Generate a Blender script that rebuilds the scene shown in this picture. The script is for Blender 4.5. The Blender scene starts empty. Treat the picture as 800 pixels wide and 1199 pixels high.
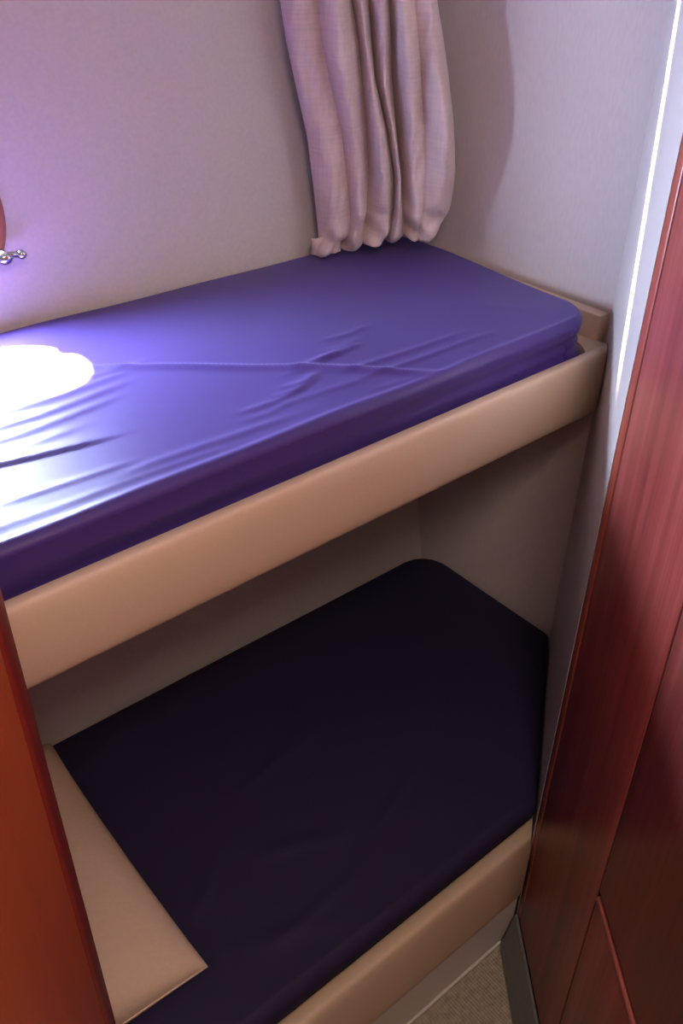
import bpy, bmesh, math, random
import numpy as np
from mathutils import Vector, Matrix
random.seed(4)
S = bpy.context.scene
COL = S.collection

# ------------------------------------------------------------------ camera
CAM_H, PITCH, HEAD, ROLL, FPX = 1.65, math.radians(34.39), math.radians(50.23), math.radians(0.70), 1043.6
Fh = Vector((math.cos(HEAD), math.sin(HEAD), 0))
Rh = Vector((math.sin(HEAD), -math.cos(HEAD), 0))
FW = Fh * math.cos(PITCH) - Vector((0, 0, math.sin(PITCH)))
UP = Fh * math.sin(PITCH) + Vector((0, 0, math.cos(PITCH)))
RT = Rh * math.cos(ROLL) + UP * math.sin(ROLL)
UP = UP * math.cos(ROLL) - Rh * math.sin(ROLL)
cd = bpy.data.cameras.new('camera')
cam = bpy.data.objects.new('camera', cd)
COL.objects.link(cam)
cd.sensor_fit = 'VERTICAL'
cd.sensor_height = 36.0
cd.lens = 36.0 * FPX / 1199.0
cd.clip_start = 0.02
M3 = Matrix((RT, UP, -FW)).transposed()
cam.matrix_world = Matrix.Translation((0, 0, CAM_H)) @ M3.to_4x4()
S.camera = cam

# ------------------------------------------------------------------ world, sun, exposure
S.view_settings.view_transform = 'Standard'
S.view_settings.look = 'None'
S.view_settings.exposure = 0.12
S.view_settings.gamma = 1.0
S.view_settings.use_curve_mapping = False
w = bpy.data.worlds.new('sky')
S.world = w
w.use_nodes = True
w.node_tree.nodes['Background'].inputs[0].default_value = (0.62, 0.74, 1.0, 1)
w.node_tree.nodes['Background'].inputs[1].default_value = 175.0

SUN_DIR = Vector((0.15, -1.0, -0.85))
sd = bpy.data.lights.new('sun', 'SUN')
sd.energy = 380.0
sd.angle = math.radians(2.6)
sd.color = (1.0, 0.97, 0.95)
sun = bpy.data.objects.new('sun', sd)
COL.objects.link(sun)
sun.rotation_euler = SUN_DIR.to_track_quat('-Z', 'Y').to_euler()
sun.location = (0, 3, 3)
FILL_W = 34.0
FILL_XY = (0.06, -0.30)

# ------------------------------------------------------------------ materials
def mat(name, col, rough=0.5, spec=0.5, **kw):
    m = bpy.data.materials.new(name)
    m.use_nodes = True
    b = m.node_tree.nodes['Principled BSDF']
    b.inputs['Base Color'].default_value = (*col, 1)
    b.inputs['Roughness'].default_value = rough
    b.inputs['Specular IOR Level'].default_value = spec
    for k, v in kw.items():
        b.inputs[k.replace('_', ' ')].default_value = v
    return m

def nodes(m):
    return m.node_tree.nodes, m.node_tree.links, m.node_tree.nodes['Principled BSDF']

def tex_noise(m, scale, stretch=(1, 1, 1), detail=3, rot=(0, 0, 0)):
    N, L, b = nodes(m)
    tc = N.new('ShaderNodeTexCoord')
    mp = N.new('ShaderNodeMapping')
    mp.inputs['Scale'].default_value = stretch
    mp.inputs['Rotation'].default_value = rot
    no = N.new('ShaderNodeTexNoise')
    no.inputs['Scale'].default_value = scale
    no.inputs['Detail'].default_value = detail
    L.new(tc.outputs['Object'], mp.inputs[0])
    L.new(mp.outputs[0], no.inputs['Vector'])
    return no

def ramp(m, src, stops):
    N, L, b = nodes(m)
    r = N.new('ShaderNodeValToRGB')
    while len(r.color_ramp.elements) < len(stops):
        r.color_ramp.elements.new(0.5)
    for e, (p, c) in zip(r.color_ramp.elements, stops):
        e.position = p
        e.color = (*c, 1)
    L.new(src, r.inputs[0])
    return r

def bump(m, src, strength, dist):
    N, L, b = nodes(m)
    bp = N.new('ShaderNodeBump')
    bp.inputs['Strength'].default_value = strength
    bp.inputs['Distance'].default_value = dist
    L.new(src, bp.inputs['Height'])
    L.new(bp.outputs[0], b.inputs['Normal'])
    return bp

def mottled(name, col, rough, amount, scale, stretch=(1, 1, 1), bstr=0.0, bdist=0.001, spec=0.5, **kw):
    m = mat(name, col, rough, spec, **kw)
    n = tex_noise(m, scale, stretch)
    lo = tuple(c * (1 - amount) for c in col)
    hi = tuple(min(1, c * (1 + amount)) for c in col)
    r = ramp(m, n.outputs['Fac'], [(0.3, lo), (0.7, hi)])
    N, L, b = nodes(m)
    L.new(r.outputs[0], b.inputs['Base Color'])
    if bstr:
        bump(m, n.outputs['Fac'], bstr, bdist)
    return m

def weave(m, scale, strength, dist, axes='XZ'):
    """two crossed wave textures as a woven bump"""
    N, L, b = nodes(m)
    tc = N.new('ShaderNodeTexCoord')
    outs = []
    for a in axes:
        wv = N.new('ShaderNodeTexWave')
        wv.bands_direction = a
        wv.inputs['Scale'].default_value = scale
        wv.inputs['Distortion'].default_value = 1.5
        wv.inputs['Detail'].default_value = 2
        L.new(tc.outputs['Object'], wv.inputs['Vector'])
        outs.append(wv.outputs['Fac'])
    ad = N.new('ShaderNodeMath')
    L.new(outs[0], ad.inputs[0])
    L.new(outs[1], ad.inputs[1])
    bump(m, ad.outputs[0], strength, dist)
    return ad

M_wall = mottled('wall_vinyl', (0.59, 0.525, 0.485), 0.62, 0.035, 160, bstr=0.12, bdist=0.001, spec=0.35)
M_wallr = mottled('wall_fabric', (0.60, 0.525, 0.505), 0.6, 0.04, 220, (1, 1, 0.25), bstr=0.15, bdist=0.001, spec=0.35)
M_col = mottled('column_vinyl', (0.66, 0.60, 0.57), 0.42, 0.03, 180, bstr=0.10, bdist=0.001)
M_ceil = mat('ceiling_white', (0.66, 0.62, 0.58), 0.7)
M_board = mottled('beige_vinyl', (0.60, 0.44, 0.31), 0.48, 0.02, 300, bstr=0.08, bdist=0.0006)
M_deck = mat('bunk_board_ply', (0.42, 0.34, 0.27), 0.7)
M_pillow = mottled('pillow_cotton', (0.56, 0.41, 0.30), 0.85, 0.03, 120, bstr=0.15, bdist=0.002, spec=0.2)
M_chrome = mat('chrome', (0.75, 0.75, 0.80), 0.16, Metallic=1.0)
M_kick = mottled('brushed_grey_metal', (0.16, 0.165, 0.16), 0.38, 0.15, 40, (1, 1, 14), Metallic=0.3)
M_dark = mat('groove_shade', (0.012, 0.006, 0.005), 0.8)  # near-black colour standing for shade in the locker joints
M_rail = mat('rail_white', (0.6, 0.58, 0.55), 0.4)

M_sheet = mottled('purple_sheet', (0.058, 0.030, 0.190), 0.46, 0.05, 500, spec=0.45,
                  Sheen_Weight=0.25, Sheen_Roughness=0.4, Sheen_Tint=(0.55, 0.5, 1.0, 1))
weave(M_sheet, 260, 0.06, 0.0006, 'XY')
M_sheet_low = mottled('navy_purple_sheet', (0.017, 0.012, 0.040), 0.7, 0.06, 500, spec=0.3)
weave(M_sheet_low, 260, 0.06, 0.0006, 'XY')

M_curtain = mat('linen', (0.56, 0.42, 0.37), 0.85, 0.2, Sheen_Weight=0.15)
def linen():
    m = M_curtain
    N, L, b = nodes(m)
    a = tex_noise(m, 260, (1, 1, 0.06), 4)
    c = tex_noise(m, 260, (0.06, 0.06, 1), 4)
    mx = N.new('ShaderNodeMath')
    L.new(a.outputs['Fac'], mx.inputs[0])
    L.new(c.outputs['Fac'], mx.inputs[1])
    r = ramp(m, mx.outputs[0], [(0.75, (0.57, 0.44, 0.41)), (1.25, (0.66, 0.525, 0.49))])
    mr = N.new('ShaderNodeMapRange')
    mr.inputs[1].default_value = 0.7
    mr.inputs[2].default_value = 1.3
    L.new(mx.outputs[0], mr.inputs[0])
    L.new(mr.outputs[0], r.inputs[0])
    r.color_ramp.elements[0].position = 0.1
    r.color_ramp.elements[1].position = 0.9
    L.new(r.outputs[0], b.inputs['Base Color'])
    bump(m, mr.outputs[0], 0.12, 0.0006)
linen()

def wood(name, dark, mid, light, rough=0.36, seed=0.0, coat=0.12):
    m = mat(name, mid, rough, 0.5, Coat_Weight=coat, Coat_Roughness=0.22)
    N, L, b = nodes(m)
    tc = N.new('ShaderNodeTexCoord')
    outs = []
    for sc, st, dt in ((9, (1, 1, 0.05), 3), (70, (1, 1, 0.02), 4), (420, (1, 1, 0.012), 2)):
        mp = N.new('ShaderNodeMapping')
        mp.inputs['Scale'].default_value = st
        mp.inputs['Location'].default_value = (seed, seed * 2.3, seed)
        no = N.new('ShaderNodeTexNoise')
        no.inputs['Scale'].default_value = sc
        no.inputs['Detail'].default_value = dt
        no.inputs['Distortion'].default_value = 0.4
        L.new(tc.outputs['Object'], mp.inputs[0])
        L.new(mp.outputs[0], no.inputs['Vector'])
        outs.append(no.outputs['Fac'])
    def mul(o, k):
        n = N.new('ShaderNodeMath'); n.operation = 'MULTIPLY'
        L.new(o, n.inputs[0]); n.inputs[1].default_value = k
        return n.outputs[0]
    a = N.new('ShaderNodeMath'); L.new(mul(outs[0], 0.45), a.inputs[0]); L.new(mul(outs[1], 0.35), a.inputs[1])
    a2 = N.new('ShaderNodeMath'); L.new(a.outputs[0], a2.inputs[0]); L.new(mul(outs[2], 0.20), a2.inputs[1])
    r = ramp(m, a2.outputs[0], [(0.36, dark), (0.5, mid), (0.64, light)])
    L.new(r.outputs[0], b.inputs['Base Color'])
    bump(m, outs[2], 0.05, 0.0004)
    return m
M_wood = wood('cherry_wood', (0.22, 0.036, 0.028), (0.33, 0.062, 0.050), (0.47, 0.118, 0.098))
M_wood_edge = wood('cherry_lipping', (0.24, 0.045, 0.028), (0.32, 0.065, 0.040), (0.38, 0.09, 0.055), seed=3.1)
M_wood_left = wood('orange_cherry_wood', (0.35, 0.072, 0.020), (0.40, 0.088, 0.026), (0.46, 0.110, 0.034), 0.3, 7.7)
M_wood_left_edge = wood('dark_red_lipping', (0.12, 0.012, 0.008), (0.15, 0.016, 0.010), (0.18, 0.022, 0.013), 0.4, 5.2)
M_lip = wood('highlight_lipping', (0.42, 0.11, 0.08), (0.50, 0.14, 0.10), (0.56, 0.17, 0.13), 0.3, 2.2)  # lighter than the door wood: edge highlight put into the colour
M_wood_ring = mat('porthole_wood', (0.36, 0.12, 0.09), 0.4)

M_floor = mottled('woven_carpet', (0.33, 0.285, 0.215), 0.85, 0.18, 90, spec=0.2)
weave(M_floor, 55, 0.5, 0.003, 'XY')

def glass_mat(name, tint):
    m = bpy.data.materials.new(name)
    m.use_nodes = True
    N, L = m.node_tree.nodes, m.node_tree.links
    N.clear()
    o = N.new('ShaderNodeOutputMaterial')
    t = N.new('ShaderNodeBsdfTransparent')
    t.inputs[0].default_value = (*tint, 1)
    g = N.new('ShaderNodeBsdfGlossy')
    g.inputs['Roughness'].default_value = 0.03
    x = N.new('ShaderNodeMixShader')
    x.inputs[0].default_value = 0.06
    L.new(t.outputs[0], x.inputs[1])
    L.new(g.outputs[0], x.inputs[2])
    L.new(x.outputs[0], o.inputs[0])
    return m
M_glass = glass_mat('porthole_glass', (0.95, 0.97, 1.0))
M_tint = glass_mat('tinted_glass', (0.11, 0.107, 0.11))  # pane of the added window, tinted to dim its light

def fill_mat():
    m = bpy.data.materials.new('fill_diffuser')
    m.use_nodes = True
    b = m.node_tree.nodes['Principled BSDF']
    b.inputs['Base Color'].default_value = (0.8, 0.75, 0.68, 1)
    b.inputs['Emission Color'].default_value = (1.0, 0.81, 0.69, 1)
    b.inputs['Emission Strength'].default_value = FILL_W
    return m
M_fill = fill_mat()

# ------------------------------------------------------------------ helpers
def link(name, me, m, parent=None, smooth=False):
    o = bpy.data.objects.new(name, me)
    COL.objects.link(o)
    if m: me.materials.append(m)
    if parent: o.parent = parent
    if smooth:
        for p in me.polygons: p.use_smooth = True
    return o

def from_py(name, V, F, m, parent=None, smooth=False):
    me = bpy.data.meshes.new(name)
    me.from_pydata([tuple(float(x) for x in v) for v in V], [], F)
    bm = bmesh.new(); bm.from_mesh(me)
    bmesh.ops.recalc_face_normals(bm, faces=bm.faces)
    bm.to_mesh(me); bm.free()
    return link(name, me, m, parent, smooth)

def from_bm(name, bm, m, parent=None, smooth=False):
    me = bpy.data.meshes.new(name)
    bmesh.ops.recalc_face_normals(bm, faces=bm.faces)
    bm.to_mesh(me); bm.free()
    return link(name, me, m, parent, smooth)

def tag(o, label, cat, group=None, kind=None):
    o['label'] = label; o['category'] = cat
    if group: o['group'] = group
    if kind: o['kind'] = kind
    return o

def struct(o, label=None, cat=None):
    o['kind'] = 'structure'
    if label: o['label'] = label
    if cat: o['category'] = cat
    return o

def empty(name, loc=(0, 0, 0)):
    o = bpy.data.objects.new(name, None)
    o.empty_display_size = 0.05
    COL.objects.link(o); o.location = loc
    return o

def child(o, parent):
    """parent a mesh whose vertices are in world space"""
    o.parent = parent
    o.matrix_parent_inverse = Matrix.Translation(parent.location).inverted()
    return o

def bevel_mod(o, wd, seg=2):
    md = o.modifiers.new('bevel', 'BEVEL')
    md.width = wd; md.segments = seg; md.limit_method = 'ANGLE'
    for p in o.data.polygons: p.use_smooth = True
    return o

def prism(name, plan, z0, z1, m, parent=None):
    n = len(plan)
    V = [(x, y, z0) for x, y in plan] + [(x, y, z1) for x, y in plan]
    F = [list(range(n))[::-1], list(range(n, 2 * n))]
    F += [[i, (i + 1) % n, n + (i + 1) % n, n + i] for i in range(n)]
    return from_py(name, V, F, m, parent)

def grid_faces(nr, nc, off=0):
    return [[off + r * nc + c, off + r * nc + c + 1, off + (r + 1) * nc + c + 1, off + (r + 1) * nc + c]
            for r in range(nr - 1) for c in range(nc - 1)]

def box(name, x0, x1, y0, y1, z0, z1, m, parent=None):
    return prism(name, [(x0, y0), (x1, y0), (x1, y1), (x0, y1)], z0, z1, m, parent)

# ------------------------------------------------------------------ room shell
ZC = 2.30
XL, XR, YF = -0.85, 1.25, -1.25
WB = [(-0.02, 1.150), (0.20, 1.166), (0.389, 1.193), (0.60, 1.230), (0.85, 1.270), (1.107, 1.309), (1.30, 1.330), (1.55, 1.347), (1.8, 1.357), (ZC + .02, 1.365)]
WP = np.polyfit([p[0] for p in WB], [p[1] for p in WB], 3)
def wall_y(z):
    return float(np.polyval(WP, z)) + .006

A2 = Vector((1.25, 0.8038)); B2 = Vector((0.8795, 0.5236))       # oblique wall, far and near corner
def oblique_x(y):
    return B2.x + (y - B2.y) * (A2.x - B2.x) / (A2.y - B2.y)

floor = struct(box('floor', XL - .05, XR + .05, YF - .05, 1.45, -0.04, 0.0, M_floor))
ceiling = struct(box('ceiling', XL - .05, XR + .05, YF - .05, 1.45, ZC, ZC + .04, M_ceil))
struct(box('wall_left', XL - .04, XL, YF, 1.40, 0, ZC, M_wall))
struct(box('wall_front', XL, XR, YF - .04, YF, 0, ZC, M_wall))
struct(box('wall_right', XR, XR + .04, YF, 1.40, 0, ZC, M_wallr))

# porthole, and an unseen raked window added to let the sun streak in
PC = (0.325, 1.280); PR = 0.112
SLIT = [(0.843, 1.77), (0.899, 1.77), (1.084, 2.12), (1.028, 2.12)]   # x, z, counter-clockwise
def back_wall():
    V, F = [], []
    key = {}
    def v(x, z):
        k = (round(x, 5), round(z, 5))
        if k not in key:
            key[k] = len(V); V.append((x, wall_y(z), z))
        return key[k]
    xs = [XL, -0.4] + [0.075 + 0.5 * i / 16 for i in range(17)] + [0.79, 1.03, XR]
    def strip(zs, cols):
        for a, b in zip(zs[:-1], zs[1:]):
            for c, d in cols:
                F.append([v(c, a), v(d, a), v(d, b), v(c, b)])
    cols = list(zip(xs[:-1], xs[1:]))
    strip([-0.02, .1, .2, .3, .389, .5, .6, .72, .85, .95, 1.035], cols)
    x0, x1, z0, z1 = 0.075, 0.575, 1.035, 1.515
    zm = [1.035 + 0.48 * i / 16 for i in range(17)]
    strip(zm, [c for c in cols if c[1] < x0 + .001 or c[0] > x1 - .001])
    # square with a round hole
    n = 64
    k16 = [i / 16 for i in range(16)]
    sq = [(x1, z0 + (z1 - z0) * f) for f in k16] + [(x1 + (x0 - x1) * f, z1) for f in k16] + \
         [(x0, z1 + (z0 - z1) * f) for f in k16] + [(x0 + (x1 - x0) * f, z0) for f in k16]
    prev = None
    for f in (0, .12, .26, .42, .6, .8, 1.0):
        row = []
        for qx, qz in sq:
            a = math.atan2(qz - PC[1], qx - PC[0])
            px, pz = PC[0] + PR * math.cos(a), PC[1] + PR * math.sin(a)
            row.append(v(px + (qx - px) * f, pz + (qz - pz) * f))
        if prev:
            for i in range(n):
                F.append([prev[i], prev[(i + 1) % n], row[(i + 1) % n], row[i]])
        prev = row
    zt = [1.515, 1.6, 1.68, 1.77]
    strip(zt, cols)
    # band with the added raked opening
    s = SLIT
    for (za, zb) in ((1.77, 1.945), (1.945, 2.12)):
        fa, fb = (za - 1.77) / .35, (zb - 1.77) / .35
        La, Lb = s[0][0] + .185 * fa, s[0][0] + .185 * fb
        Ra, Rb = s[1][0] + .185 * fa, s[1][0] + .185 * fb
        F.append([v(XL, za), v(La, za), v(Lb, zb), v(XL, zb)])
        F.append([v(Ra, za), v(XR, za), v(XR, zb), v(Rb, zb)])
    strip([2.12, 2.22, ZC + .02], [(XL, XR)])
    o = from_py('wall_back', V, F, M_wall, None, True)
    # normals must face the cabin (-Y); give the hull side real thickness outwards
    if sum(p.normal.y * p.area for p in o.data.polygons) > 0:
        o.data.flip_normals()
    me = o.data
    dp = np.polyder(WP)
    nn = []
    for vt in me.vertices:
        q = Vector((0, -1, float(np.polyval(dp, vt.co.z)))).normalized()
        nn.append(tuple(q))
    me.normals_split_custom_set_from_vertices(nn)
    return struct(o)
back_wall()
struct(prism('wall_oblique', [(B2.x, B2.y), (A2.x, A2.y), (XR, 0.60), (1.12, 0.40)], 0, ZC, M_col))

def portal(name, x, z, sx, sz):
    ld = bpy.data.lights.new(name, 'AREA')
    ld.shape = 'RECTANGLE'; ld.size = sx; ld.size_y = sz
    ld.cycles.is_portal = True
    o = bpy.data.objects.new(name, ld); COL.objects.link(o)
    o.location = (x, wall_y(z) + .03, z)
    o.rotation_euler = (math.radians(90), 0, math.pi)
    o.rotation_euler = Vector((0, -1, 0)).to_track_quat('-Z', 'Z').to_euler()
    return o
portal('porthole_daylight', PC[0], PC[1], .22, .24)
portal('added_window_daylight', .9625, 1.945, .28, .36)

# ------------------------------------------------------------------ lathe-like rings on the hull side
def ring_mesh(name, profile, cx, cz, m, parent, n=64):
    """profile: list of (radius, distance from wall towards the cabin)"""
    slope = (wall_y(1.40) - wall_y(1.15)) / 0.25
    V, F = [], []
    k = len(profile)
    for i in range(n):
        a = 2 * math.pi * i / n
        for r, d in profile:
            z = cz + r * math.sin(a)
            V.append((cx + r * math.cos(a), wall_y(cz) + slope * (z - cz) - d, z))
    for i in range(n):
        for j in range(k):
            F.append([i * k + j, i * k + (j + 1) % k, ((i + 1) % n) * k + (j + 1) % k, ((i + 1) % n) * k + j])
    return child(from_py(name, V, F, m, None, True), parent)

win = struct(empty('window_1', (PC[0], wall_y(PC[1]), PC[1])))
ring_mesh('frame_ring', [(PR - .003, -.018), (PR - .003, .004), (PR + .001, .011), (PR + .007, .015), (PR + .014, .014), (PR + .020, .007), (PR + .021, .001), (PR + .012, .0005)], *PC, M_wood_ring, win)
ring_mesh('metal_rim', [(PR - .010, -.014), (PR - .010, -.006), (PR - .003, -.002), (PR - .003, -.014)], *PC, M_chrome, win)
def disc(name, m, parent):
    V = [(PC[0], wall_y(PC[1]) + .012, PC[1])]
    n = 48
    for i in range(n):
        a = 2 * math.pi * i / n
        V.append((PC[0] + (PR - .006) * math.cos(a), wall_y(PC[1]) + .012 + .084 * (PR - .006) * math.sin(a), PC[1] + (PR - .006) * math.sin(a)))
    return child(from_py(name, V, [[0, 1 + i, 1 + (i + 1) % n] for i in range(n)], m), parent)
disc('glass_pane', M_glass, win)

def blob(bm, c, r, sx=1, sy=1, sz=1, seg=20):
    r0 = bmesh.ops.create_uvsphere(bm, u_segments=seg, v_segments=seg // 2, radius=r)
    for v in r0['verts']:
        v.co = Vector((v.co.x * sx + c[0], v.co.y * sy + c[1], v.co.z * sz + c[2]))

def tube(bm, pts, rads, seg=14, cap=True):
    rings = []
    pts = [Vector(p) for p in pts]
    for i, p in enumerate(pts):
        t = (pts[min(i + 1, len(pts) - 1)] - pts[max(i - 1, 0)]).normalized()
        a = t.cross(Vector((0, 0, 1)))
        if a.length < 1e-3: a = t.cross(Vector((1, 0, 0)))
        a.normalize(); b = t.cross(a)
        rings.append([bm.verts.new(p + (a * math.cos(2 * math.pi * k / seg) + b * math.sin(2 * math.pi * k / seg)) * rads[i]) for k in range(seg)])
    for q, r in zip(rings[:-1], rings[1:]):
        for k in range(seg):
            bm.faces.new((q[k], q[(k + 1) % seg], r[(k + 1) % seg], r[k]))
    if cap:
        bm.faces.new(rings[0][::-1]); bm.faces.new(rings[-1])

def latch(ang, name):
    a = math.radians(ang)
    cx, cz = PC[0] + (PR + .016) * math.cos(a), PC[1] + (PR + .016) * math.sin(a)
    wy = wall_y(cz)
    bm = bmesh.new()
    tube(bm, [(cx - .008, wy - .002, cz), (cx - .008, wy - .018, cz), (cx - .006, wy - .030, cz - .001)], [.010, .008, .009])
    blob(bm, (cx - .006, wy - .033, cz - .002), .0105, 1.2, 1, 1)
    tube(bm, [(cx - .006, wy - .033, cz - .001), (cx + .006, wy - .034, cz + .001), (cx + .018, wy - .032, cz - .002)], [.006, .0045, .005])
    blob(bm, (cx + .020, wy - .032, cz - .002), .0075)
    return child(from_bm(name, bm, M_chrome, None, True), win)
latch(-27, 'latch')
latch(207, 'latch')

win2 = struct(empty('added_window', (0.9625, wall_y(1.945), 1.945)))  # unseen window added so the sun throws a streak on the oblique wall
def slit_frame():
    V, F = [], []
    def ringpts(g, d):
        for x, z in SLIT:
            cx, cz = 0.9625, 1.945
            sx = 1 if x > (0.87 if z < 1.9 else 1.055) else -1
            sz = 1 if z > cz else -1
            zz = z + sz * g
            V.append((x + sx * g * 1.2 + (0.529 * sz * g), wall_y(zz) - d, zz))
    for g, d in ((-.001, -.016), (-.001, .008), (.014, .010), (.016, .0005)):
        ringpts(g, d)
    for r in range(3):
        for i in range(4):
            F.append([r * 4 + i, r * 4 + (i + 1) % 4, (r + 1) * 4 + (i + 1) % 4, (r + 1) * 4 + i])
    child(from_py('frame', V, F, M_rail), win2)
    child(from_py('glass_pane', [(x, wall_y(z) + .012, z) for x, z in SLIT], [[0, 1, 2, 3]], M_tint), win2)
slit_frame()

# ------------------------------------------------------------------ unseen fill lamp added over the passage
lamp = empty('fill_light', (FILL_XY[0], FILL_XY[1], ZC))
tag(lamp, 'unseen square fill lamp added over the passage in front of the bunks', 'fill light')
lx, ly = FILL_XY
hw = 0.20
child(bevel_mod(box('housing', lx - hw - .02, lx + hw + .02, ly - hw - .02, ly + hw + .02, ZC - .03, ZC, M_rail), .006), lamp)
child(bevel_mod(box('diffuser', lx - hw, lx + hw, ly - hw, ly + hw, ZC - .04, ZC - .0305, M_fill), .004), lamp)

# ------------------------------------------------------------------ left partition
U = Vector((0.618, 0.786)); NN = Vector((0.786, -0.618))       # along the passage, and towards the locker side
E = Vector((0.102, 0.408))
def on(base, t, off):
    p = base - U * t + NN * off
    return (p.x, p.y)
part = struct(empty('door_1', (E.x, E.y, 0)), 'orange cherry wood door standing in the left foreground', 'door')
pl = prism('door_leaf', [on(E, .0262, 0), on(E, 0.86, 0), on(E, 0.86, -.035), on(E, .0262, -.035)], 0.002, ZC - .002, M_wood_left)
child(bevel_mod(pl, .002), part)
pe = prism('edge_lipping', [on(E, 0, -.003), on(E, .0245, .001), on(E, .0245, -.036), on(E, 0, -.036)], 0.002, ZC - .002, M_wood_left_edge)
child(bevel_mod(pe, .004, 3), part)
pe['label'] = 'dark red hardwood edge of the door'

# ------------------------------------------------------------------ right locker
B = Vector((0.8795, 0.5236))
lock = empty('locker', (B.x, B.y, 0))
tag(lock, 'tall red-brown cherry wood locker filling the right side of the picture', 'locker')
ZT = ZC - .004
def board(name, t0, t1, z0, z1, off0, off1, m, bv=.0012):
    o = prism(name, [on(B, t0, off0), on(B, t1, off0), on(B, t1, off1), on(B, t0, off1)], z0, z1, m)
    return child(bevel_mod(o, bv), lock)
board('carcass', 0.003, 1.30, 0.002, ZT, .0195, .20, M_dark)
board('corner_post', 0.0, 0.0215, 0.085, ZT, 0.0, .018, M_wood_edge, .003)
board('side_panel', 0.0250, 0.2660, 0.085, ZT, 0.0, .018, M_wood)
up_door = board('upper_door', 0.2700, 1.25, 0.570, ZT, 0.0, .018, M_wood)
lo_door = board('lower_door', 0.2700, 1.25, 0.085, 0.556, 0.0, .018, M_wood)
# rounded lipping along the top of the lower door, highlight in its colour
bm = bmesh.new()
z = 0.5575
p0, p1 = on(B, .2735, .001), on(B, 1.249, .001)
tube(bm, [(*p0, z), (*p1, z)], [.0050, .0050], 12)
lip = child(from_bm('top_lipping', bm, M_lip, None, True), lock)
lip['label'] = 'rounded lipping with a painted red highlight on the top edge of the lower door'
for ta, tb in ((.0217, .0248), (.2662, .2698)):
    board('painted_gap_shade', ta, tb, .09, ZT, .0016, .018, M_dark, .0001)  # near-flush dark fill: the shade of the groove is painted as its colour
# sloping grey kick strip
V, F = [], []
for t in (None, 1.30):
    for off, zz in ((-.002, .083), (-.006, .080), (-.029, .012), (-.029, .001), (-.001, .001), (-.001, .083)):
        V.append((*on(B, (B.y - .622 * off - .521) / .786 if t is None else t, off), zz))
n6 = 6
F = [[i, (i + 1) % 6, 6 + (i + 1) % 6, 6 + i] for i in range(6)] + [[0, 1, 2, 3, 4, 5], [11, 10, 9, 8, 7, 6]]
kick = child(from_py('kick_strip', V, F, M_kick), lock)
kick['label'] = 'dark grey metal kick strip along the floor'

# ------------------------------------------------------------------ bunks
def rail_profile(y, zt, zb, bulge, back):
    """rounded padded front: list of (y, z) going round the section"""
    P = [(y + back, zt - .003), (y + back - .003, zt), (y + .007, zt)]
    h = zt - zb
    for i in range(17):
        ang = math.pi * (0.5 + i / 16)
        c_, s_ = math.cos(ang), math.sin(ang)
        P.append((y + .004 - abs(c_) ** .75 * bulge, (zt + zb) / 2 + math.copysign(abs(s_) ** .9, s_) * h / 2))
    P += [(y + back - .004, zb), (y + back, zb + .004)]
    return P

def rail(name, prof, x0, xend, m, parent, nx=24, skew=0.0):
    V, F = [], []
    k = len(prof)
    for i in range(nx + 1):
        f = i / nx
        for y, z in prof:
            xe = xend(y)
            xx = x0 + (xe - x0) * f
            V.append((xx, y + skew * (xx - .19), z))
    for i in range(nx):
        for j in range(k):
            F.append([i * k + j, i * k + (j + 1) % k, (i + 1) * k + (j + 1) % k, (i + 1) * k + j])
    F.append(list(range(k))); F.append(list(range(nx * k, nx * k + k))[::-1])
    return child(from_py(name, V, F, m, None, True), parent)

UZT, UZB, UY = 1.060, 0.947, 0.737
SKEW = 0.017
LZT, LZB, LY = 0.318, 0.138, 0.522
X0 = XL + .004
ub = empty('bunk', (0.2, 1.0, 0.93))
tag(ub, 'upper bunk with a rounded beige padded front board', 'bunk')
rail('front_board', rail_profile(UY, UZT, UZB, .011, .018), X0, lambda y: oblique_x(y + SKEW * .97) - .003, M_board, ub, skew=SKEW)
def plan_deck(y0, gap=.004):
    return [(X0, y0), (oblique_x(y0) - gap, y0), (XR - gap, 0.8038 + .0), (XR - gap, wall_y(.9) - .012), (X0, wall_y(.9) - .012)]
child(prism('base_board', plan_deck(UY + .036), 0.948, 0.952, M_deck), ub)
# rear and end fiddles
def side_strip(name, pts, th, z0, z1, m, parent):
    """strip along pts (plan), thickness to the left"""
    V, F = [], []
    for i, (x, y) in enumerate(pts):
        a = Vector(pts[max(i - 1, 0)]); b = Vector(pts[min(i + 1, len(pts) - 1)])
        d = (b - a).normalized(); nrm = Vector((-d.y, d.x))
        q = Vector((x, y)) + nrm * th
        V += [(x, y, z0), (x, y, z1), (q.x, q.y, z1), (q.x, q.y, z0)]
    for i in range(len(pts) - 1):
        for j in range(4):
            F.append([i * 4 + j, i * 4 + (j + 1) % 4, (i + 1) * 4 + (j + 1) % 4, (i + 1) * 4 + j])
    F.append([0, 1, 2, 3]); e = (len(pts) - 1) * 4; F.append([e + 3, e + 2, e + 1, e])
    return child(bevel_mod(from_py(name, V, F, m), .003), parent)
side_strip('end_board', [(XR - .004, 0.8045), (XR - .004, wall_y(.95) - .02)], .024, 0.953, 1.090, M_board, ub)
def corner_filler():
    pts = []
    for k in range(10):
        a = math.pi / 2 * k / 9
        pts.append((1.112 + .089 * math.cos(a), .855 - .089 * math.sin(a)))
    pts.append((oblique_x(.768) - .004, .768)); pts.append((oblique_x(.790) - .004, .790)); pts.append((1.2205, .812)); pts.append((1.2205, .855))
    child(bevel_mod(prism('corner_filler', pts, 0.953, 1.046, M_board), .002), ub)
corner_filler()

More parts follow.
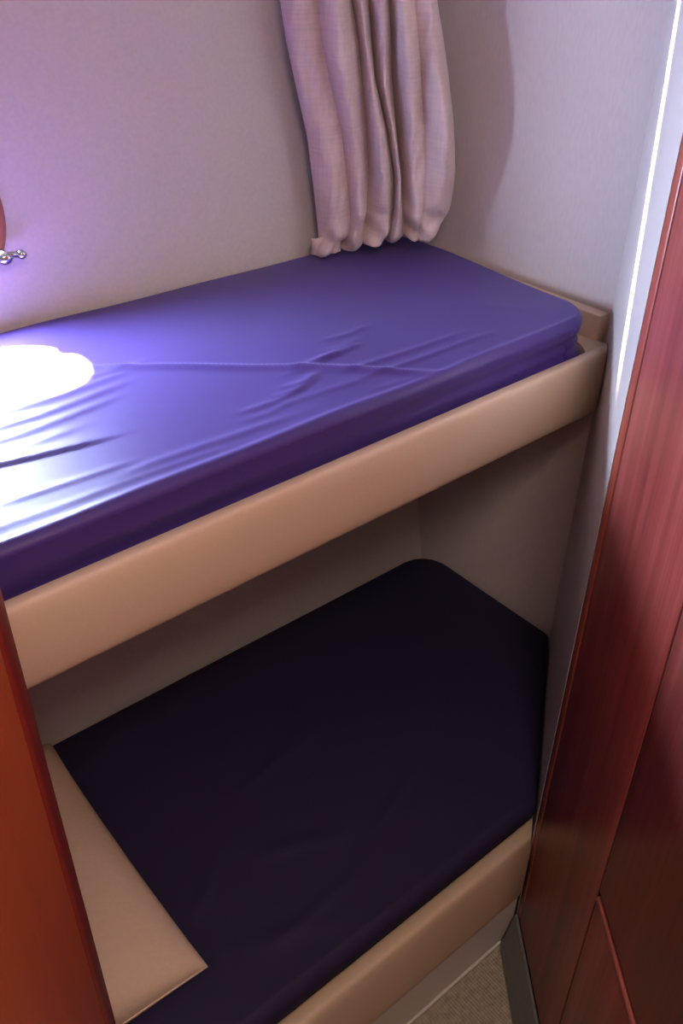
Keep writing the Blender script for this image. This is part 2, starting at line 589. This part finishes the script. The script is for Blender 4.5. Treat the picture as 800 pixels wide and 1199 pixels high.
lb = empty('bunk', (0.2, 0.9, 0.0))
tag(lb, 'lower bunk with a rounded beige front board close to the floor', 'bunk')
rail('front_board', rail_profile(LY, LZT, LZB, .011, .026), X0, lambda y: (B.x - .786 * (B.y - y) - .007) if y < B.y else oblique_x(y) - .006, M_board, lb)
child(prism('base_board', [(X0, LY + .0305), (oblique_x(LY + .0305) - .004, LY + .0305), (XR - .004, .8038), (XR - .004, wall_y(.23) - .012), (X0, wall_y(.23) - .012)], 0.215, 0.235, M_deck), lb)
child(box('plinth', X0, oblique_x(.531) - .006, 0.531, 0.549, 0.001, 0.150, M_wall), lb)
# hem seam on the plinth foot
struct(box('trim_1', X0, 0.850, 0.526, 0.5305, 0.0005, 0.004, M_wall))

# ------------------------------------------------------------------ mattresses under fitted sheets
def cluster(a, b, r, step, both=(True, True)):
    pts = []
    fil = [r * (1 - math.cos(k * math.pi / 2 / 9)) for k in range(10)]
    lo = [a + f for f in fil] if both[0] else [a]
    hi = [b - f for f in fil[::-1]] if both[1] else [b]
    n = max(2, int((hi[0] - lo[-1]) / step))
    mid = list(np.linspace(lo[-1], hi[0], n + 1)[1:-1])
    return np.array(lo + mid + hi)

def seg_dist(X, Y, pts):
    """distance, signed side and running parameter to a polyline"""
    best = np.full(X.shape, 9.0); side = np.zeros(X.shape); par = np.zeros(X.shape)
    tot = sum(math.dist(pts[i], pts[i + 1]) for i in range(len(pts) - 1)); run = 0
    for (ax, ay), (bx, by) in zip(pts[:-1], pts[1:]):
        L = math.hypot(bx - ax, by - ay)
        t = ((X - ax) * (bx - ax) + (Y - ay) * (by - ay)) / L ** 2
        tc = np.clip(t, 0, 1)
        d = np.hypot(X - ax - tc * (bx - ax), Y - ay - tc * (by - ay))
        s = ((bx - ax) * (Y - ay) - (by - ay) * (X - ax)) / L
        m = d < best
        best = np.where(m, d, best); side = np.where(m, s, side); par = np.where(m, (run + tc * L) / tot, par)
        run += L
    return best, side, par

def mattress(name, x0, xr, yf, yb, zb, zt, r, wr, side_wr, m, step=.008, xstep=.010, crown=.006, lean=.04, tuck=0.0, skew=0.0):
    ys = cluster(yf, yb, r, step)
    nx = None
    rows = []
    for y in ys:
        rows.append(cluster(x0, xr(y), r, xstep, (False, True)) if nx is None else None)
        if nx is None: nx = len(rows[0]); base = rows[0]; b0, b1 = base[0], base[-1]
    X = np.zeros((len(ys), nx)); Y = np.zeros_like(X)
    for i, y in enumerate(ys):
        # keep absolute spacing at the right edge, stretch the rest
        xe = xr(y); fr = (base - b0) / (b1 - b0)
        tail = (b1 - base)
        X[i] = np.where(tail < r * 1.001, xe - tail, x0 + (xe - r - x0) * ((base - x0) / (b1 - r - x0)))
        Y[i] = y
    # distance to outline
    yy = np.linspace(yf, yb, 240); outline = [(xr(y), y) for y in yy]
    D = np.full(X.shape, 9.0)
    for (ax, ay), (bx, by) in zip(outline[:-1], outline[1:]):
        L2 = (bx - ax) ** 2 + (by - ay) ** 2
        t = np.clip(((X - ax) * (bx - ax) + (Y - ay) * (by - ay)) / L2, 0, 1)
        D = np.minimum(D, np.hypot(X - ax - t * (bx - ax), Y - ay - t * (by - ay)))
    D = np.minimum(D, np.minimum(Y - yf, yb - Y)); D = np.clip(D, 0, None)
    dz = np.where(D < r, r - np.sqrt(np.clip(r * r - (r - np.clip(D, 0, r)) ** 2, 0, None)), 0)
    Z = zt - dz + crown * (1 - np.exp(-D / .12)) + wr(X, Y) * np.clip(D / r, 0, 1)
    Y = Y + skew * (X - .19) * (yb - Y) / (yb - yf)
    V = list(zip(X.ravel(), Y.ravel(), Z.ravel()))
    nr, nc = X.shape
    F = grid_faces(nr, nc)
    # boundary loop: front row, right column, back row reversed, left column reversed
    loop = [(0, c) for c in range(nc)] + [(r_, nc - 1) for r_ in range(1, nr)] + [(nr - 1, c) for c in range(nc - 2, -1, -1)] + [(r_, 0) for r_ in range(nr - 2, 0, -1)]
    top = [a * nc + b for a, b in loop]
    P = np.array([V[i] for i in top])
    nl = len(loop)
    # smoothed outward normals in plan
    T = np.roll(P, -2, 0) - np.roll(P, 2, 0)
    Nn = np.stack([T[:, 1], -T[:, 0]], 1); ln = np.linalg.norm(Nn, axis=1); ln[ln < 1e-9] = 1; Nn /= ln[:, None]
    prev = top
    nlev = 14
    arc = np.concatenate([[0], np.cumsum(np.linalg.norm(np.diff(P[:, :2], axis=0), axis=1))])
    for k in range(1, nlev + 1):
        f = k / nlev
        cur = []
        for i in range(nl):
            z = P[i, 2] + (zb - P[i, 2]) * f
            off = side_wr(P[i, 0], P[i, 1], f, arc[i]) - .010 * max(0, f - .72) / .28
            ty = 0.0
            if tuck:
                q_ = min(1, max(0, (f - .06) / .22)); ty = tuck * q_ * q_ * (3 - 2 * q_) * min(1, max(0, (yf + .06 - P[i, 1]) / .03))
            x, y = P[i, 0] + Nn[i, 0] * off, P[i, 1] + ty + Nn[i, 1] * off - lean * f * min(1, max(0, (P[i, 1] - yb + .08) / .08))
            cur.append(len(V)); V.append((x, y, z))
        for i in range(nl):
            j = (i + 1) % nl
            F.append([prev[i], cur[i], cur[j], prev[j]])
        prev = cur
    F.append(prev)
    return from_py(name, V, F, m, None, True)

def g(d, s):
    return np.exp(-(d / s) ** 2)

def fold(X, Y, pts, h, wd, sharp=None):
    d, s, p = seg_dist(X, Y, pts)
    tap = np.clip(np.minimum(p, 1 - p) * 6, 0, 1)
    wv = np.where(s < 0, sharp if sharp else wd, wd)
    return h * g(d, wv) * (0.15 + 0.85 * tap)

def upper_wr(X, Y):
    Z = np.zeros_like(X)
    # long straight crease running diagonally over the sheet
    Z += fold(X, Y, [(0.40, 1.135), (0.538, 1.022), (0.68, 0.905), (0.845, 0.765)], .0042, .0045, .010)
    # pronounced dark fold
    Z += fold(X, Y, [(0.10, 0.917), (0.252, 0.916), (0.321, 0.906), (0.400, 0.893)], .0027, .020, .0024)
    # fan of wrinkles leaving the sunny patch
    for (a, b, h) in (((.22, 1.03), (.50, 1.045), .0030), ((.20, .995), (.48, 1.015), .0035), ((.16, .965), (.45, .985), .0030),
                      ((.30, 1.075), (.53, 1.06), .0022), ((.15, .94), (.38, .945), .0022)):
        mid = ((a[0] + b[0]) / 2, (a[1] + b[1]) / 2 - .008)
        Z += fold(X, Y, [a, mid, b], h * .55, .010, .007)
    # short wrinkles crossing the crease
    for i in range(9):
        x = .58 + i * .027 + random.uniform(-.01, .01); y = .835 + i * .013 + random.uniform(-.012, .012)
        L = random.uniform(.06, .13)
        Z += fold(X, Y, [(x - L / 2, y + .004), (x, y), (x + L / 2, y + .010)], random.uniform(.0008, .0020), .008, .005)
    # stretched lines along the front edge
    for i in range(12):
        x = random.uniform(-.1, .8); y = random.uniform(.785, .86); L = random.uniform(.10, .30)
        Z += fold(X, Y, [(x, y), (x + L / 2, y - .004), (x + L, y - .010)], random.uniform(.0006, .0016), .007, .005)
    # gentle unevenness
    Z += .0016 * np.sin(X * 9 + Y * 5) * np.sin(Y * 14 - X * 3) + .0009 * np.sin(X * 23 - Y * 17)
    # raised front edge seam
    Z += .0022 * g(Y - .775, .006)
    return Z

def upper_side(x, y, f, s):
    o = -.007 * math.exp(-((f - .30 - .10 * math.sin(x * 2.3 + .5)) / .05) ** 2)
    o -= .008 * math.exp(-((f - .20 - .07 * math.sin(x * 3.7)) / .035) ** 2) * (.5 + .5 * math.sin(x * 5))
    o -= .006 * math.exp(-((f - .12 - .03 * math.sin(x * 6.1 + 2)) / .025) ** 2)
    o += .0035 * math.sin(f * 11 + x * 2.5) * math.sin(f * math.pi) + .002 * math.sin(x * 31 + f * 9) * f
    o += .004 * math.exp(-((f - .45 - .10 * math.sin(x * 3.1)) / .07) ** 2)
    o += .003 * math.exp(-((f - .75 + .08 * math.sin(x * 4.1 + 1)) / .06) ** 2)
    return min(o, .0075) if f < .35 else min(o, .005)

def round_right(xs, yf, yb, rf, rb):
    def f(y):
        x = xs(y)
        if y < yf + rf:
            t = (yf + rf - y) / rf
            x = min(x, xs(yf + rf) - rf * (1 - math.sqrt(max(0, 1 - t * t))))
        if y > yb - rb:
            t = (y - yb + rb) / rb
            x = min(x, xs(yb - rb) - rb * (1 - math.sqrt(max(0, 1 - t * t))))
        return x
    return f

# upper mattress: the front right corner is rounded in front of the oblique wall
um_yf, um_yb = 0.762, 1.297
xr_u = round_right(lambda y: 1.192 + .024 * min(1, max(0, (y - .85) / .3)), um_yf, um_yb, .085, .045)
um = mattress('mattress', X0 + .006, xr_u, um_yf, um_yb, 0.9525, 1.111, .010, upper_wr, upper_side, M_sheet, step=.0036, skew=SKEW, xstep=.0055)
tag(um, 'mattress in a bright purple fitted sheet with a patch of sun, on the upper bunk', 'mattress')

def lower_wr(X, Y):
    Z = np.zeros_like(X)
    rnd = random.Random(11)
    for i in range(10):
        x = rnd.uniform(.3, 1.0); y = rnd.uniform(.6, 1.1); L = rnd.uniform(.12, .28); a = rnd.uniform(-.5, .9)
        dx, dy = L / 2 * math.cos(a), L / 2 * math.sin(a)
        Z += fold(X, Y, [(x - dx, y - dy), (x + .01, y), (x + dx, y + dy)], rnd.uniform(.002, .004), .012, .007)
    Z += fold(X, Y, [(.30, .60), (.36, .72), (.39, .86)], .003, .014, .009)
    Z += fold(X, Y, [(.95, .66), (1.05, .78), (1.12, .92)], .003, .014, .009)
    Z += .002 * np.sin(X * 8 + Y * 4) * np.sin(Y * 11 - X * 4)
    Z += .0015 * g(Y - .548, .006)
    return Z
def lower_side(x, y, f, s):
    o = .003 * math.sin(f * 9 + x * 3) * math.sin(f * math.pi) + .003 * math.exp(-((f - .35 - .06 * math.sin(x * 5)) / .05) ** 2)
    if x > .87: o = -.004 * f
    return o
lm_yf, lm_yb = 0.532, 1.178
def lm_x(y):
    return min(XR - .008, oblique_x(y) - .006)
xr_l = round_right(lm_x, lm_yf, lm_yb, .022, .075)
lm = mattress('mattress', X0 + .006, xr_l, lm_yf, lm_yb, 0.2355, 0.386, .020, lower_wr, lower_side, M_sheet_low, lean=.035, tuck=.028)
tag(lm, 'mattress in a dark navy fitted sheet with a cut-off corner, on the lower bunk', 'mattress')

# ------------------------------------------------------------------ pillow
def pillow():
    x0, x1, y0, y1, zb = -0.42, 0.290, 0.632, 1.146, 0.394
    n, k = 70, 56
    us = np.sin(np.linspace(-1, 1, n) * math.pi / 2); vs = np.sin(np.linspace(-1, 1, k) * math.pi / 2)
    V, F = [], []
    def surf(u, v, top):
        # pulled-in sides, sharp corners
        x = (x0 + x1) / 2 + u * (x1 - x0) / 2 * (1 - .020 * (1 - v * v))
        y = (y0 + y1) / 2 + v * (y1 - y0) / 2 * (1 - .030 * (1 - u * u))
        e = ((1 - u * u) * (1 - v * v)) ** .33
        seam = zb + .020 + .004 * math.sin(5 * u + 2) * (1 - abs(v))
        if top:
            z = seam + .095 * e + .003 * math.sin(9 * u + 4 * v) * e
            z -= .006 * math.exp(-((u - v * .3 - .7) / .10) ** 2) * max(0, 1 - abs(v + .6)) * e
        else:
            z = seam - .016 * min(1, e * 3)
        return (x, y, z)
    for top in (True, False):
        for v in vs:
            for u in us:
                V.append(surf(u, v, top))
    F += grid_faces(k, n); F += grid_faces(k, n, n * k)
    o = from_py('pillow', V, F, M_pillow, None, True)
    bm = bmesh.new(); bm.from_mesh(o.data)
    bmesh.ops.remove_doubles(bm, verts=bm.verts, dist=.0004)
    bmesh.ops.recalc_face_normals(bm, faces=bm.faces)
    bm.to_mesh(o.data); bm.free()
    for p in o.data.polygons: p.use_smooth = True
    # welt seam round the edge
    bm = bmesh.new()
    pts = []
    for u in np.linspace(-1, 1, 60): pts.append(surf(u, -1, True))
    for v in np.linspace(-1, 1, 50)[1:]: pts.append(surf(1, v, True))
    for u in np.linspace(1, -1, 60)[1:]: pts.append(surf(u, 1, True))
    for v in np.linspace(1, -1, 50)[1:]: pts.append(surf(-1, v, True))
    tube(bm, pts, [.0018] * len(pts), 8)
    s = from_bm('welt_seam', bm, M_pillow, o, True)
    return o
tag(pillow(), 'beige cotton pillow lying at the head of the dark lower mattress', 'pillow')

# ------------------------------------------------------------------ curtain
CA = Vector((0.985, 1.285)); CB = Vector((1.20, 1.12))
CT = (CB - CA).normalized(); CN = Vector((CT.y, -CT.x))          # CN points into the cabin
if CN.y > 0: CN = -CN
ROWS = [-0.16, 0, .16, .33, .53, .73, .87, .94, 1.0]
# lines down the cloth: (fold height, along-cloth position at each row in units of the cloth's scale)
LINES = [
 (.004, [60, 75, 95, 125, 160, 180, 192, 196, 178]),
 (.019, [105, 120, 130, 160, 205, 228, 245, 240, 215]),
 (.004, [185, 190, 205, 232, 268, 285, 296, 285, 262]),
 (.027, [232, 245, 255, 275, 298, 315, 322, 312, 300]),
 (-.012, [290, 300, 320, 332, 345, 352, 345, 338, 332]),
 (.022, [314, 326, 342, 358, 380, 398, 408, 402, 380]),
 (-.015, [348, 354, 364, 374, 408, 432, 430, 420, 402]),
 (.018, [388, 388, 392, 398, 424, 444, 442, 436, 425]),
 (-.022, [414, 418, 425, 429, 441, 452, 458, 462, 462]),
 (.026, [448, 455, 462, 473, 484, 490, 498, 500, 488]),
 (.013, [486, 492, 502, 512, 524, 522, 515, 508, 505]),
 (.030, [522, 532, 545, 560, 578, 572, 565, 548, 528]),
 (.000, [548, 560, 580, 598, 614, 620, 606, 582, 545]),
]
def cam_ray(px, py):
    return RT * (px - 400) - UP * (py - 599.5) + FW * FPX
def curtain():
    # cloth scale -> metres along the hanging plane, measured at rows of the photo
    nrm = Vector((CN.x, CN.y, 0)); a3 = Vector((CA.x, CA.y, 0)); C0 = Vector((0, 0, CAM_H))
    def unpro(cx, cy):
        d = cam_ray(300 + cx / 2.667, cy / 2.667)
        t = (a3 - C0).dot(nrm) / d.dot(nrm)
        p = C0 + d * t
        return (Vector((p.x, p.y)) - CA).dot(CT), p.z
    nl = len(LINES)
    nv, nu = 130, 240
    hem = [800, 792, 775, 768, 762, 757, 752, 748, 745, 742, 738, 736, 738]
    rows_v = np.linspace(ROWS[0], 1.0, nv)
    P = np.zeros((nv, nu + 26, 3))
    rr = random.Random(5)
    ph = [rr.uniform(0, 6) for _ in range(6)]
    for i, v in enumerate(rows_v):
        xs, hs, zs = [], [], []
        for li, (h, col) in enumerate(LINES):
            cx = np.interp(v, ROWS, col)
            if h > .01: cx += 1.5 * math.sin(v * 13 + li * 1.7)
            s, z = unpro(cx, v * hem[li])
            if v < 0:
                s0, z0 = unpro(np.interp(0, ROWS, col), 0)
                z = z0 + (-v) * .30
                s = s0 + (s0 - unpro(np.interp(.16, ROWS, col), .16 * hem[li])[0]) * (-v / .16) * .5
            xs.append(s); zs.append(z); hs.append(h * (0.9 + .25 * math.sin(v * 7 + li * 2.1)) * (1.0 if v < .8 else 1.0 - .35 * (v - .8) / .2))
        t = np.linspace(0, nl - 1, nu)
        k = np.clip(t.astype(int), 0, nl - 2); f = t - k
        xs, hs, zs = map(np.array, (xs, hs, zs))
        lo_first = hs[k] < hs[k + 1]
        gq = np.where(lo_first, f, 1 - f)
        e = np.sin(gq * math.pi / 2) ** .85
        e = np.where(lo_first, e, 1 - e)
        S_ = xs[k] + (xs[k + 1] - xs[k]) * f
        H_ = 1.75 * (hs[k] + (hs[k + 1] - hs[k]) * e)
        Z_ = zs[k] + (zs[k + 1] - zs[k]) * f
        # small crinkles
        H_ = H_ + .0016 * np.sin(S_ * 160 + v * 9 + ph[0]) * np.sin(v * 17 + S_ * 30 + ph[1])
        ww = S_ * 95 + 2.2 * math.sin(v * 5 + 1) + 1.5 * np.sin(S_ * 40 + v * 6)
        H_ = H_ + .0030 * np.sin(ww) * (.5 + .5 * np.sin(S_ * 31 - v * 8 + ph[5])) + .0012 * np.sin(S_ * 240 + 3 * np.sin(v * 14 + S_ * 22))
        # gathered, crumpled foot
        kf = max(0, (v - .80) / .20)
        H_ = H_ + kf * (.011 * np.sin(S_ * 60 + v * 34 + ph[2]) + .009 * np.sin(S_ * 95 - v * 52 + ph[3]))
        Z_ = Z_ + kf * .004 * np.sin(S_ * 90 + ph[4])
        for j in range(nu):
            q = CA + CT * S_[j] + CN * H_[j]
            P[i, j] = (q.x, q.y, max(Z_[j], 1.1195))
        # the cloth turns back towards the corner behind its right edge
        for j in range(26):
            g_ = (j + 1) / 26
            q = CA + CT * (S_[-1] - .010 * g_ * g_ + .006 * math.sin(g_ * 3)) + CN * (H_[-1] - .055 * g_)
            P[i, nu + j] = (min(q.x, XR - .006), min(q.y, 1.29), max(Z_[-1], 1.1195))
    for i in range(nv):
        for j in range(nu + 26):
            P[i, j, 1] = min(P[i, j, 1], wall_y(P[i, j, 2]) - .008)
            P[i, j, 0] = min(P[i, j, 0], XR - .006)
    V = P.reshape(-1, 3)
    o = from_py('curtain', V, grid_faces(nv, nu + 26), M_curtain, None, True)
    so = o.modifiers.new('cloth', 'SOLIDIFY'); so.thickness = .0012; so.offset = 0
    # stitched hem and the turned-up corner at the foot of its left edge
    V2, F2 = [], []
    for a in range(9):
        for b in range(14):
            cx = 172 + b * 7.0; cy = 738 + a * 6.2 - (b / 13) * 22 * (1 - a / 16)
            s, z = unpro(cx, cy)
            h = .014 + .006 * math.sin(b * .8) + .003 * math.sin(a * .7) + .006 * (b / 13)
            q = CA + CT * s + CN * h
            V2.append((q.x, min(q.y, wall_y(z) - .006), max(z, 1.1195)))
    c = from_py('turned_hem', V2, grid_faces(9, 14), M_curtain, o, True)
    so = c.modifiers.new('cloth', 'SOLIDIFY'); so.thickness = .0015; so.offset = 0
    return o, P
cur, P = curtain()
tag(cur, 'gathered pinkish beige linen curtain hanging in the corner above the upper bunk', 'curtain')

rl = empty('curtain_rail', (1.1, 1.2, 1.57))
tag(rl, 'short white curtain rail in the corner above the linen curtain', 'curtain rail')
ztop = float(P[0, :, 2].max()) + .008
bm = bmesh.new()
ra = CA - CT * .075; rb = CA + CT * .30
tube(bm, [(ra.x, ra.y, ztop), (rb.x, rb.y, ztop)], [.006, .006], 12)
child(from_bm('rod', bm, M_rail, None, True), rl)
for p, q in ((ra, Vector((ra.x, wall_y(ztop) - .001))), (rb, Vector((XR - .001, rb.y)))):
    bm = bmesh.new()
    tube(bm, [(p.x, p.y, ztop), (q.x, q.y, ztop)], [.005, .009], 12)
    child(from_bm('bracket', bm, M_rail, None, True), rl)
